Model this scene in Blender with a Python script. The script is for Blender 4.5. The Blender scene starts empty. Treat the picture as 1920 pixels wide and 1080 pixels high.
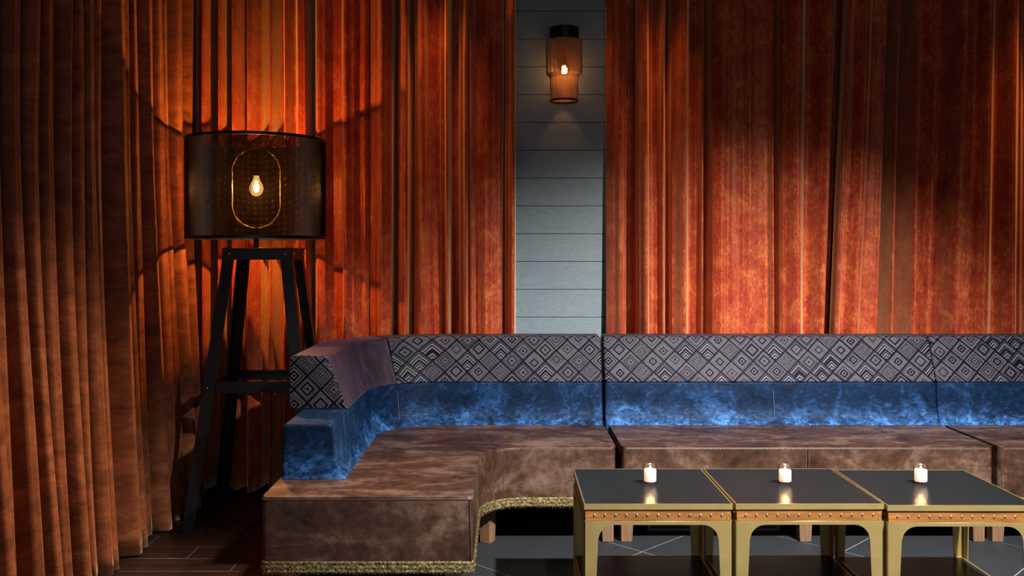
import bpy, bmesh, math, random
from mathutils import Vector
from bpy_extras.object_utils import world_to_camera_view
random.seed(7)
PI = math.pi
SC = bpy.context.scene
COL = SC.collection

# ------------------------------------------------------------------ camera, world, lights, exposure
F = 1700.0; VX = 950.0; HY = 475.0; H = 1.258          # focal length px, vanishing point, eye height
cd = bpy.data.cameras.new('camera'); cam = bpy.data.objects.new('camera', cd); COL.objects.link(cam)
cam.location = (0, 0, H); cam.rotation_euler = (PI/2, 0, 0)
cd.sensor_width = 36; cd.lens = F/1920*36
cd.shift_x = (960-VX)/1920; cd.shift_y = (HY-540)/1920
cd.clip_start = 0.05; cd.clip_end = 50
SC.camera = cam
SC.view_settings.view_transform = 'Standard'; SC.view_settings.look = 'None'
SC.view_settings.gamma = 1; SC.view_settings.use_curve_mapping = False
SC.view_settings.exposure = 0.0
w = bpy.data.worlds.new('world'); SC.world = w; w.use_nodes = True
w.node_tree.nodes['Background'].inputs[0].default_value = (0.55, 0.6, 0.75, 1)
w.node_tree.nodes['Background'].inputs[1].default_value = 0.11

def spot(name, loc, target, power, color, angle, blend=0.6, radius=0.05):
    l = bpy.data.lights.new(name, 'SPOT'); o = bpy.data.objects.new(name, l); COL.objects.link(o)
    l.energy = power; l.color = color; l.spot_size = math.radians(angle); l.spot_blend = blend
    l.shadow_soft_size = radius
    o.location = loc
    o.rotation_euler = (Vector(target)-Vector(loc)).to_track_quat('-Z', 'Y').to_euler()
    return o
spot('ceiling_spot_sofa', (1.95, 1.25, 3.1), (1.16, 3.60, 0.0), 2700, (0.95, 0.97, 1.0), 69, 1.0, 0.045)
spot('ceiling_spot_tables', (0.76, 1.2, 3.1), (0.85, 3.45, 0.0), 190, (1.0, 0.95, 0.88), 44, 1.0, 0.04)
spot('ceiling_spot_curtain_middle', (-0.36, 4.30, 3.3), (-0.36, 4.8, 1.75), 48, (1.0, 0.36, 0.11), 32, 1.0, 0.04)
spot('ceiling_spot_curtain_centre', (0.80, 4.30, 3.3), (0.80, 4.8, 1.75), 46, (1.0, 0.36, 0.11), 27, 1.0, 0.04)
spot('ceiling_spot_curtain_right', (2.74, 4.30, 3.3), (2.72, 4.8, 1.6), 45, (1.0, 0.36, 0.11), 28, 1.0, 0.04)
spot('ceiling_spot_side_curtain', (0.1, 3.55, 3.2), (-1.6, 2.8, -0.75), 700, (1.0, 0.76, 0.55), 42, 1.0, 0.08)
def area(name, loc, target, sx, sy, power, color):
    l = bpy.data.lights.new(name, 'AREA'); o = bpy.data.objects.new(name, l); COL.objects.link(o)
    l.shape = 'RECTANGLE'; l.size = sx; l.size_y = sy; l.energy = power; l.color = color
    o.location = loc; o.rotation_euler = (Vector(target)-Vector(loc)).to_track_quat('-Z', 'Y').to_euler()
area('far_fill_light', (0.6, -4.5, 1.3), (0.6, 4, 1.3), 5.0, 2.6, 42, (0.95, 0.93, 1.0))  # added unseen fill light behind the camera, for brass reflections and ambient

# ------------------------------------------------------------------ helpers
def px(x, y_depth):                       # picture column -> X at a depth
    return (x-VX)*y_depth/F
def floor_pt(x, y, z=0.0):                # a point of the picture lying on height z
    d = F*(H-z)/(y-HY)
    return Vector(((x-VX)*d/F, d, z))
def lerp(a, b, t): return a+(b-a)*t

def link(name, me, mat, parent=None, smooth=True, ang=40):
    me.name = name
    o = bpy.data.objects.new(name, me); COL.objects.link(o)
    if mat: me.materials.append(mat)
    if parent: o.parent = parent
    if smooth:
        for p in me.polygons: p.use_smooth = True
        if ang:
            bm = bmesh.new(); bm.from_mesh(me)
            for e in bm.edges:
                if len(e.link_faces) == 2 and e.calc_face_angle(0) > math.radians(ang): e.smooth = False
            bm.to_mesh(me); bm.free()
    return o
def from_bm(name, bm, mat, parent=None, smooth=True, ang=40):
    me = bpy.data.meshes.new(name); bmesh.ops.recalc_face_normals(bm, faces=bm.faces[:])
    bm.to_mesh(me); bm.free()
    return link(name, me, mat, parent, smooth, ang)
def thing(name, label, cat, loc=(0, 0, 0), rz=0, group=None):
    o = bpy.data.objects.new(name, None); COL.objects.link(o)
    o.location = loc; o.rotation_euler = (0, 0, rz); o.empty_display_size = 0.1
    o['label'] = label; o['category'] = cat
    if group: o['group'] = group
    return o
def tag(o, label, cat, group=None):
    o['label'] = label; o['category'] = cat
    if group: o['group'] = group
    return o
def bbox(bm, x0, x1, y0, y1, z0, z1, bev=0.0, seg=2):
    r = bmesh.ops.create_cube(bm, size=1.0)
    vs = r['verts']
    for v in vs:
        v.co = Vector((lerp(x0, x1, v.co.x+.5), lerp(y0, y1, v.co.y+.5), lerp(z0, z1, v.co.z+.5)))
    if bev > 0:
        es = list({e for v in vs for e in v.link_edges})
        bmesh.ops.bevel(bm, geom=es, offset=bev, segments=seg, profile=0.5, affect='EDGES')
def box(name, x0, x1, y0, y1, z0, z1, mat, parent=None, bev=0.002, seg=2):
    bm = bmesh.new(); bbox(bm, x0, x1, y0, y1, z0, z1, bev, seg)
    return from_bm(name, bm, mat, parent)
def loft(bm, rings, closed=True, caps=True):
    """rings: lists of Vectors (same count); faces between consecutive rings"""
    vr = [[bm.verts.new(p) for p in r] for r in rings]
    n = len(rings[0])
    for a, b in zip(vr[:-1], vr[1:]):
        for i in range(n if closed else n-1):
            j = (i+1) % n
            bm.faces.new((a[i], a[j], b[j], b[i]))
    if caps and closed:
        bm.faces.new(list(reversed(vr[0]))); bm.faces.new(vr[-1])
    return vr
def lathe(bm, prof, c=(0, 0, 0), n=24, closed_prof=False):
    cx, cy, cz = c
    rings = []
    for (r, z) in prof:
        rings.append([Vector((cx+r*math.cos(2*PI*i/n), cy+r*math.sin(2*PI*i/n), cz+z)) for i in range(n)])
    if closed_prof: rings.append(rings[0])
    if closed_prof:
        vr = [[bm.verts.new(p) for p in r] for r in rings[:-1]]
        vr.append(vr[0])
        for a, b in zip(vr[:-1], vr[1:]):
            for i in range(n):
                j = (i+1) % n; bm.faces.new((a[i], a[j], b[j], b[i]))
    else:
        loft(bm, rings)
def tube(bm, pts, r, n=8, closed=False):
    pts = [Vector(p) for p in pts]; m = len(pts); rings = []
    up = Vector((0, 0, 1)); prev = None
    for i in range(m):
        if closed: t = pts[(i+1) % m]-pts[i-1]
        else: t = pts[min(i+1, m-1)]-pts[max(i-1, 0)]
        t.normalize()
        if prev is None:
            a = up if abs(t.z) < .9 else Vector((1, 0, 0))
            nrm = t.cross(a).normalized()
        else:
            nrm = (prev-t*prev.dot(t)).normalized()
        prev = nrm; bn = t.cross(nrm)
        rings.append([pts[i]+(nrm*math.cos(2*PI*k/n)+bn*math.sin(2*PI*k/n))*r for k in range(n)])
    if closed:
        vr = [[bm.verts.new(p) for p in rr] for rr in rings]; vr.append(vr[0])
        for a, b in zip(vr[:-1], vr[1:]):
            for i in range(n):
                j = (i+1) % n; bm.faces.new((a[i], a[j], b[j], b[i]))
    else: loft(bm, rings)
def prism(bm, outline, z0, z1):
    lo = [bm.verts.new((x, y, z0)) for x, y in outline]; hi = [bm.verts.new((x, y, z1)) for x, y in outline]
    n = len(outline)
    top = bm.faces.new(hi); bm.faces.new(list(reversed(lo)))
    for i in range(n):
        j = (i+1) % n; bm.faces.new((lo[i], lo[j], hi[j], hi[i]))
    return top

# ------------------------------------------------------------------ node helpers
class NT:
    def __init__(s, name):
        s.m = bpy.data.materials.new(name); s.m.use_nodes = True
        s.t = s.m.node_tree; s.n = s.t.nodes; s.b = s.n['Principled BSDF']; s.out = s.n['Material Output']
    def L(s, a, b): s.t.links.new(a, b)
    def node(s, ty, **kw):
        n = s.n.new(ty)
        for k, v in kw.items(): setattr(n, k, v)
        return n
    def put(s, sock, v):
        if isinstance(v, bpy.types.NodeSocket): s.L(v, sock)
        else: sock.default_value = v
    def mth(s, op, a, b=0.0, c=None):
        n = s.node('ShaderNodeMath', operation=op)
        s.put(n.inputs[0], a); s.put(n.inputs[1], b)
        if c is not None: s.put(n.inputs[2], c)
        return n.outputs[0]
    def coord(s, out='Object', scale=(1, 1, 1), rot=(0, 0, 0)):
        tc = s.node('ShaderNodeTexCoord'); mp = s.node('ShaderNodeMapping')
        mp.inputs['Scale'].default_value = scale; mp.inputs['Rotation'].default_value = rot
        s.L(tc.outputs[out], mp.inputs[0]); return mp.outputs[0]
    def noise(s, vec, scale, detail=4, rough=0.6, dist=0.0):
        n = s.node('ShaderNodeTexNoise'); n.inputs['Scale'].default_value = scale
        n.inputs['Detail'].default_value = detail; n.inputs['Roughness'].default_value = rough
        n.inputs['Distortion'].default_value = dist
        s.L(vec, n.inputs['Vector']); return n.outputs[0]
    def ramp(s, fac, stops):
        n = s.node('ShaderNodeValToRGB'); el = n.color_ramp.elements
        while len(el) > 2: el.remove(el[-1])
        for i, (p, c) in enumerate(stops):
            e = el[i] if i < 2 else el.new(p)
            e.position = p; e.color = (*c, 1) if len(c) == 3 else c
        s.L(fac, n.inputs[0]); return n.outputs[0]
    def mix(s, fac, a, b, mode='MIX'):
        n = s.node('ShaderNodeMix', data_type='RGBA', blend_type=mode)
        s.put(n.inputs[0], fac)
        s.put(n.inputs[6], (*a, 1) if isinstance(a, tuple) else a); s.put(n.inputs[7], (*b, 1) if isinstance(b, tuple) else b)
        return n.outputs[2]
    def bump(s, h, strength=0.3, dist=0.01):
        n = s.node('ShaderNodeBump'); n.inputs['Strength'].default_value = strength; n.inputs['Distance'].default_value = dist
        s.L(h, n.inputs['Height']); s.L(n.outputs[0], s.b.inputs['Normal']); return n
    def set(s, **kw):
        for k, v in kw.items():
            k = k.replace('_', ' ')
            if isinstance(v, tuple) and len(v) == 3: v = (*v, 1)
            s.put(s.b.inputs[k], v)
        return s

def plain(name, color, rough=0.5, metal=0.0, var=0.15, scale=30, **kw):
    t = NT(name); v = t.coord()
    f = t.noise(v, scale, 4)
    c = t.mix(f, tuple(x*(1-var) for x in color), tuple(min(1, x*(1+var)) for x in color))
    t.set(Base_Color=c, Roughness=rough, Metallic=metal, **kw)
    return t.m

def velvet_curtain():
    t = NT('rust_velvet')
    streak = t.noise(t.coord('Object', (60, 60, 1.3)), 1.0, 6, 0.65)
    mott = t.noise(t.coord('Object', (1, 1, 1)), 9, 6, 0.7, 0.6)
    grain = t.noise(t.coord('Object', (1, 1, 0.45)), 95, 4, 0.75)
    f = t.mth('ADD', t.mth('ADD', t.mth('MULTIPLY', streak, 0.20), t.mth('MULTIPLY', mott, 0.42)), t.mth('MULTIPLY', grain, 0.38))
    c = t.ramp(f, [(0.38, (0.18, 0.011, 0.012)), (0.50, (0.34, 0.037, 0.013)), (0.62, (0.54, 0.15, 0.040))])
    t.set(Base_Color=c, Roughness=0.45, Specular_IOR_Level=0.45, Specular_Tint=(1.0, 0.7, 0.4),
          Sheen_Weight=1.0, Sheen_Roughness=0.4, Sheen_Tint=(1.0, 0.64, 0.30))
    fine = t.noise(t.coord('Object', (1, 1, 0.5)), 160, 3)
    t.bump(t.mth('ADD', t.mth('MULTIPLY', mott, 0.8), t.mth('MULTIPLY', fine, 0.25)), 0.35, 0.008)
    return t.m
def brown_velvet():
    t = NT('rust_velvet_side')
    mott = t.noise(t.coord('Object', (1, 1, 2.0)), 8, 6, 0.7, 0.5)
    c = t.ramp(mott, [(0.32, (0.12, 0.030, 0.010)), (0.55, (0.27, 0.075, 0.026)), (0.75, (0.42, 0.14, 0.055))])
    t.set(Base_Color=c, Roughness=0.7, Specular_IOR_Level=0.2, Sheen_Weight=0.5, Sheen_Roughness=0.4, Sheen_Tint=(1.0, 0.6, 0.35))
    t.bump(mott, 0.3, 0.008)
    return t.m
def blue_velvet():
    t = NT('blue_velvet')
    a = t.noise(t.coord('Object', (1, 1, 1)), 7, 7, 0.72, 0.7)
    b = t.noise(t.coord('Object', (1, 1, 1.6)), 38, 5, 0.7, 0.4)
    f = t.mth('ADD', t.mth('MULTIPLY', a, 0.68), t.mth('MULTIPLY', b, 0.32))
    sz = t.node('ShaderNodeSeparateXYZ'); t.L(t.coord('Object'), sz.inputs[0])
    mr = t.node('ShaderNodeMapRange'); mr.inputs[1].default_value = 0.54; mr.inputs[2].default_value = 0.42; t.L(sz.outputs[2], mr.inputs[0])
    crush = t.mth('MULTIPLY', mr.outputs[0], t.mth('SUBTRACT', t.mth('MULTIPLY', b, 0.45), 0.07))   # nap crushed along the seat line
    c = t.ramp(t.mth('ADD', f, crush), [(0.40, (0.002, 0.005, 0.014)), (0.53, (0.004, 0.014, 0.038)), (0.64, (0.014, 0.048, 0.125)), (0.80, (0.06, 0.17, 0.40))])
    t.set(Base_Color=c, Roughness=0.5, Specular_IOR_Level=0.06, Sheen_Weight=0.13, Sheen_Roughness=0.3, Sheen_Tint=(0.12, 0.35, 0.9))
    t.bump(f, 0.5, 0.012)
    return t.m
def plum_velvet():
    t = NT('plum_velvet')
    a = t.noise(t.coord('Object', (1, 1, 0.35)), 12, 6, 0.7, 0.5)
    c = t.ramp(a, [(0.35, (0.012, 0.007, 0.013)), (0.55, (0.028, 0.016, 0.026)), (0.72, (0.058, 0.036, 0.05))])
    t.set(Base_Color=c, Roughness=0.5, Specular_IOR_Level=0.3, Sheen_Weight=0.25, Sheen_Roughness=0.35, Sheen_Tint=(0.5, 0.4, 0.7))
    t.bump(a, 0.3, 0.008)
    return t.m
def diamond_velvet():
    t = NT('cut_velvet_diamonds')
    tc = t.node('ShaderNodeTexCoord'); sp = t.node('ShaderNodeSeparateXYZ'); t.L(tc.outputs['UV'], sp.inputs[0])
    u, v = sp.outputs[0], sp.outputs[1]; M = t.mth; k = 1/(math.sqrt(2)*0.0775)
    a = M('MULTIPLY', M('ADD', u, v), k); b = M('MULTIPLY', M('SUBTRACT', u, v), k)
    ia, ib = M('FLOOR', a), M('FLOOR', b)
    fa = M('SUBTRACT', M('SUBTRACT', a, ia), 0.5); fb = M('SUBTRACT', M('SUBTRACT', b, ib), 0.5)
    cb = t.node('ShaderNodeCombineXYZ'); t.L(ia, cb.inputs[0]); t.L(ib, cb.inputs[1])
    wn = t.node('ShaderNodeTexWhiteNoise'); wn.noise_dimensions = '3D'; t.L(cb.outputs[0], wn.inputs['Vector'])
    s3 = t.node('ShaderNodeSeparateXYZ'); t.L(wn.outputs['Color'], s3.inputs[0])
    r1, r2, r3 = s3.outputs; r0 = wn.outputs['Value']
    d = M('MAXIMUM', M('ABSOLUTE', fa), M('ABSOLUTE', fb))
    che = M('MULTIPLY', M('ADD', M('MAXIMUM', fa, M('MULTIPLY', fb, -1.0)), 0.5), 0.5)
    off = M('MULTIPLY', M('SUBTRACT', r2, 0.5), 0.16)
    d2 = M('MAXIMUM', M('ABSOLUTE', M('ADD', fa, off)), M('ABSOLUTE', M('SUBTRACT', fb, off)))
    def sel(cond, x, y):   # cond ? x : y
        return M('ADD', M('MULTIPLY', cond, x), M('MULTIPLY', M('SUBTRACT', 1.0, cond), y))
    ch = M('GREATER_THAN', r0, 0.78)
    wv = sel(ch, che, d2)
    fine = M('GREATER_THAN', M('SINE', M('MULTIPLY', wv, 2*PI*13)), -0.05)
    thick = M('LESS_THAN', M('ABSOLUTE', M('SUBTRACT', wv, M('ADD', 0.13, M('MULTIPLY', r1, 0.16)))), 0.032)
    thick = M('MAXIMUM', thick, M('LESS_THAN', M('ABSOLUTE', M('SUBTRACT', wv, M('ADD', 0.27, M('MULTIPLY', r3, 0.13)))), 0.013))
    dot = M('LESS_THAN', wv, M('MULTIPLY', r3, 0.085))
    edge = M('GREATER_THAN', d, 0.462)
    dark = M('MAXIMUM', M('MAXIMUM', thick, dot), edge)
    grid_on = M('LESS_THAN', r0, 0.13)
    ga = M('GREATER_THAN', M('FRACT', M('MULTIPLY', fa, 7.0)), 0.45)
    gb = M('GREATER_THAN', M('FRACT', M('MULTIPLY', fb, 9.0)), 0.45)
    grid = M('MULTIPLY', M('MULTIPLY', ga, gb), M('LESS_THAN', d, 0.42))
    dark = M('MAXIMUM', sel(grid_on, grid, dark), edge)
    fineV = sel(M('LESS_THAN', d, 0.44), fine, 0.35)
    g = M('MULTIPLY', M('SUBTRACT', 1.0, dark), M('ADD', 0.16, M('MULTIPLY', fineV, 0.84)))
    n = t.noise(t.coord('Object'), 60, 4)
    g2 = M('MULTIPLY', g, M('ADD', 0.55, M('MULTIPLY', n, 0.9)))
    c = t.ramp(g2, [(0.0, (0.0015, 0.003, 0.010)), (0.40, (0.010, 0.011, 0.022)), (1.0, (0.145, 0.115, 0.112))])
    t.set(Base_Color=c, Roughness=0.5, Specular_IOR_Level=0.03, Sheen_Weight=0.0, Sheen_Roughness=0.4, Sheen_Tint=(0.4, 0.5, 0.9))
    t.bump(g, 0.5, 0.003)
    return t.m
def leather():
    t = NT('brown_leather')
    a = t.noise(t.coord('Object', (1.0, 2.2, 1.4)), 3.6, 7, 0.62, 0.8)
    b = t.noise(t.coord('Object', (1, 1, 1)), 26, 5, 0.65, 0.3)
    f = t.mth('ADD', t.mth('MULTIPLY', a, 0.72), t.mth('MULTIPLY', b, 0.28))
    c = t.ramp(f, [(0.38, (0.018, 0.007, 0.004)), (0.50, (0.050, 0.022, 0.013)), (0.66, (0.140, 0.084, 0.056))])
    g = t.noise(t.coord('Object'), 420, 3)
    t.set(Base_Color=c, Roughness=t.mth('ADD', 0.30, t.mth('MULTIPLY', b, 0.25)), Specular_IOR_Level=0.4, Specular_Tint=(1.0, 0.82, 0.70))
    t.bump(t.mth('ADD', t.mth('MULTIPLY', a, 1.0), t.mth('MULTIPLY', g, 0.06)), 0.35, 0.02)
    return t.m
def wood(name, c0, c1, c2, axis='x', rough=0.5, sc=1.0):
    t = NT(name)
    s = {'x': (1.2, 22, 22), 'y': (22, 1.2, 22), 'z': (30, 30, 1.5)}[axis]
    a = t.noise(t.coord('Object', tuple(q*sc for q in s)), 2.2, 7, 0.65, 1.2)
    c = t.ramp(a, [(0.34, c0), (0.52, c1), (0.70, c2)])
    t.set(Base_Color=c, Roughness=rough); t.bump(a, 0.15, 0.003)
    return t.m
def wall_plank_mat():
    t = NT('grey_painted_pine')
    oi = t.node('ShaderNodeObjectInfo')
    tc = t.node('ShaderNodeTexCoord'); ad = t.node('ShaderNodeVectorMath', operation='ADD')
    mul = t.node('ShaderNodeVectorMath', operation='MULTIPLY'); mul.inputs[1].default_value = (2.4, 0.0, 17.0)
    t.L(tc.outputs['Object'], mul.inputs[0]); cb = t.node('ShaderNodeCombineXYZ')
    t.L(t.mth('MULTIPLY', oi.outputs['Random'], 37.0), cb.inputs[0]); t.L(t.mth('MULTIPLY', oi.outputs['Random'], 91.0), cb.inputs[1])
    t.L(mul.outputs[0], ad.inputs[0]); t.L(cb.outputs[0], ad.inputs[1])
    n = t.noise(ad.outputs[0], 0.9, 2, 0.5, 0.5)
    rings = t.mth('MULTIPLY', t.mth('ADD', t.mth('SINE', t.mth('MULTIPLY', n, 95.0)), 1.0), 0.5)
    big = t.noise(ad.outputs[0], 0.5, 3)
    m = t.mth('MULTIPLY', rings, t.mth('MULTIPLY', big, 0.55))
    c = t.mix(m, (0.170, 0.215, 0.222), (0.27, 0.315, 0.320))
    sm = t.noise(t.coord(), 7, 5)
    c = t.mix(t.mth('MULTIPLY', sm, 0.35), c, (0.13, 0.15, 0.16))
    t.set(Base_Color=c, Roughness=0.55); t.bump(rings, 0.12, 0.002)
    return t.m
def stone(name, a, b, rough=0.5, sc=120):
    t = NT(name); n = t.noise(t.coord(), sc, 6, 0.75); m = t.noise(t.coord(), 5, 4)
    c = t.mix(n, a, b); c = t.mix(t.mth('MULTIPLY', m, 0.4), c, tuple(x*0.55 for x in a))
    t.set(Base_Color=c, Roughness=rough); t.bump(n, 0.25, 0.003)
    return t.m
def gold_braid():
    t = NT('gold_braid'); n = t.noise(t.coord(), 260, 3, 0.7); n2 = t.noise(t.coord(), 90, 3)
    c = t.ramp(t.mth('ADD', t.mth('MULTIPLY', n, .6), t.mth('MULTIPLY', n2, .4)), [(0.38, (0.012, 0.007, 0.002)), (0.52, (0.13, 0.085, 0.024)), (0.66, (0.60, 0.46, 0.18))])
    t.set(Base_Color=c, Roughness=0.4, Metallic=0.35); t.bump(n, 0.8, 0.004)
    return t.m
def brass(name='brushed_brass', rough=0.42, col=(0.37, 0.26, 0.092), metal=0.7):
    t = NT(name); n = t.noise(t.coord('Object', (3, 3, 60)), 6, 4); m = t.noise(t.coord(), 14, 4)
    c = t.mix(m, tuple(x*0.75 for x in col), tuple(x*1.12 for x in col))
    t.set(Base_Color=c, Metallic=metal, Roughness=t.mth('ADD', rough-0.05, t.mth('MULTIPLY', n, 0.14)))
    return t.m
def emit(name, col, strength, base=(0, 0, 0)):
    t = NT(name); t.set(Base_Color=base, Emission_Color=col, Emission_Strength=strength); return t.m
def thin_glass(name, tint=(1, 1, 1), emis=None):
    t = NT(name); tr = t.node('ShaderNodeBsdfTransparent'); tr.inputs[0].default_value = (*tint, 1)
    gl = t.node('ShaderNodeBsdfGlossy'); gl.inputs['Roughness'].default_value = 0.04
    fr = t.node('ShaderNodeLayerWeight'); fr.inputs[0].default_value = 0.5; pw = t.mth('ADD', 0.04, t.mth('MULTIPLY', t.mth('POWER', fr.outputs[1], 4.0), 0.5))
    nz = t.noise(t.coord(), 20, 2)
    f = t.mth('MULTIPLY', pw, t.mth('ADD', 0.9, t.mth('MULTIPLY', nz, 0.2)))
    mx = t.node('ShaderNodeMixShader'); t.L(f, mx.inputs[0]); t.L(tr.outputs[0], mx.inputs[1]); t.L(gl.outputs[0], mx.inputs[2])
    if emis:
        e = t.node('ShaderNodeEmission'); e.inputs[0].default_value = (*emis[0], 1); e.inputs[1].default_value = emis[1]
        a = t.node('ShaderNodeAddShader'); t.L(mx.outputs[0], a.inputs[0]); t.L(e.outputs[0], a.inputs[1]); t.L(a.outputs[0], t.out.inputs[0])
    else: t.L(mx.outputs[0], t.out.inputs[0])
    return t.m

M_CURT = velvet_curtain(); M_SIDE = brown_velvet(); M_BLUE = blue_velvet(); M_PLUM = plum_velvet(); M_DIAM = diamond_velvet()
M_LEATH = leather(); M_SEAM = plain('seam_leather', (0.045, 0.022, 0.014), 0.5)
M_THREAD = plain('pale_thread', (0.30, 0.22, 0.17), 0.6)
M_THREADB = plain('blue_thread', (0.16, 0.20, 0.32), 0.6)
M_GOLD = gold_braid(); M_BRASS = brass(); M_BRASSB = brass('bright_brass', 0.18, (0.75, 0.58, 0.32), 1.0)
M_BRASSR = brass('satin_brass_ring', 0.35, (0.40, 0.29, 0.13), 0.9)
M_STUD = brass('nickel_brass_stud', 0.15, (0.85, 0.76, 0.58), 1.0)
M_TOP = stone('dark_green_black_table_leather', (0.005, 0.007, 0.0065), (0.010, 0.013, 0.012), 0.18, 60)
M_TOP.node_tree.nodes['Principled BSDF'].inputs['IOR'].default_value = 1.24
M_TOP.node_tree.nodes['Principled BSDF'].inputs['Specular IOR Level'].default_value = 0.2
M_BAND = wood('honey_wood_band', (0.11, 0.038, 0.008), (0.20, 0.080, 0.018), (0.30, 0.140, 0.034), 'x', 0.4)
M_OAK = wood('oak_leg', (0.10, 0.050, 0.023), (0.16, 0.083, 0.040), (0.22, 0.125, 0.064), 'z', 0.5)
M_STEEL = plain('black_steel', (0.012, 0.012, 0.014), 0.38, 0.6)
M_WIRE = plain('black_wire_mesh', (0.05, 0.042, 0.032), 0.28, 0.9)
M_CANE = plain('dark_woven_mesh', (0.36, 0.19, 0.09), 0.45, 0.2)
M_GRILLE = plain('dark_grey_painted_metal', (0.05, 0.052, 0.058), 0.45)
M_BLACK = plain('black_underframe', (0.008, 0.008, 0.009), 0.6)
M_PLANKW = wall_plank_mat()
M_WALL = plain('dark_wall', (0.012, 0.012, 0.012), 0.9)
M_GROUT = plain('pale_grout', (0.27, 0.24, 0.215), 0.8)
M_SLATE = stone('slate_tile', (0.010, 0.011, 0.012), (0.030, 0.032, 0.034), 0.6)
M_SLATE.node_tree.nodes['Principled BSDF'].inputs['Specular IOR Level'].default_value = 0.2
M_FPLANK = wood('dark_brown_plank_tile', (0.013, 0.006, 0.0045), (0.024, 0.011, 0.008), (0.038, 0.019, 0.013), 'x', 0.38)
M_STRIP = plain('pale_strip_paint', (0.75, 0.75, 0.72), 0.5)
M_WAX = NT('candle_wax').set(Base_Color=(0.95, 0.80, 0.62), Roughness=0.5, Emission_Color=(1.0, 0.62, 0.36), Emission_Strength=0.9).m  # mild emission puts the flame-lit glow into the wax itself
M_GLASS = thin_glass('candle_glass', (0.98, 0.96, 0.95))

# ------------------------------------------------------------------ setting: floor, walls, ceiling
def struct(o): o['kind'] = 'structure'; return o
floor = struct(box('floor', -2.2, 4.4, -0.5, 5.1, -0.08, -0.0008, M_GROUT, None, 0))
wall_back = struct(box('wall_back', -2.2, 4.4, 5.0, 5.12, -0.003, 3.35, M_WALL, None, 0))
struct(box('wall_left', -2.3, -2.2, -0.5, 5.12, -0.003, 3.35, M_WALL, None, 0))
struct(box('wall_right', 4.4, 4.5, -0.5, 5.12, -0.003, 3.35, M_WALL, None, 0))
struct(box('ceiling', -2.3, 4.5, -0.5, 5.12, 3.35, 3.45, M_WALL, None, 0))
# wall planks (painted pine, one object per board)
zj = H+(HY-594.7)*4.97/F; pitch = 0.1525
k0 = -int((zj-0.02)/pitch)-1
k = k0
while zj+k*pitch < 3.34:
    z0 = max(zj+k*pitch, 0.0)+0.0012; z1 = min(zj+(k+1)*pitch-0.0012, 3.345)
    if z1-z0 > 0.02:
        jit = random.uniform(0, 0.0015)
        box('plank', -0.35, 0.95, 4.97-jit, 5.0, z0, z1, M_PLANKW, wall_back, 0.0012, 1)
    k += 1
struct(box('pale_strip_1', 0.0385, 0.0445, 4.945, 4.9695, 0.0, 3.34, M_STRIP, None, 0.0005, 1))  # thin pale upright strip on the planks beside the left curtain
# floor planks (left of X=-0.5)
XS = -0.5
j = 0
rowz = 3.888
for r in range(-22, 8):
    y0 = rowz+(r)*0.1492; y1 = y0+0.1492
    if y1 < 0.2: continue
    off = -1.546+0.225*((-r-0) % 4)
    x = off-0.9*2
    while x < XS:
        a, b = max(x, -2.19), min(x+0.9, XS)
        if b-a > 0.02:
            box('plank', a+0.0009, b-0.0009, y0+0.0012, min(y1, 5.0)-0.0012, -0.004, random.uniform(-0.0003, 0.0004), M_FPLANK, floor, 0.0005, 1)
        x += 0.9
# slate tiles, 0.6 m, laid diagonally
s2 = math.sqrt(2)
for iu in range(-4, 12):
    for iv in range(-10, 8):
        u0, v0 = 3.108+0.6*(iu-1), -2.900+0.6*(iv-1)
        g = 0.0019
        q = [(u0+g, v0+g), (u0+.6-g, v0+g), (u0+.6-g, v0+.6-g), (u0+g, v0+.6-g)]
        pts = [((u+v)/s2, (u-v)/s2) for u, v in q]
        if max(p[0] for p in pts) < XS+.02 or min(p[0] for p in pts) > 4.38 or max(p[1] for p in pts) < 0.9 or min(p[1] for p in pts) > 4.98: continue
        bm = bmesh.new(); prism(bm, pts, -0.004, random.uniform(-0.0003, 0.0004))
        for co, no in (((XS+.001, 0, 0), (-1, 0, 0)), ((0, 4.999, 0), (0, 1, 0)), ((4.39, 0, 0), (1, 0, 0))):
            r = bmesh.ops.bisect_plane(bm, geom=bm.verts[:]+bm.edges[:]+bm.faces[:], plane_co=co, plane_no=no, clear_outer=True)
            ed = [e for e in r['geom_cut'] if isinstance(e, bmesh.types.BMEdge)]
            if ed: bmesh.ops.edgeloop_fill(bm, edges=ed)
        if len(bm.faces): from_bm('tile', bm, M_SLATE, floor, False)
        else: bm.free()

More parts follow.
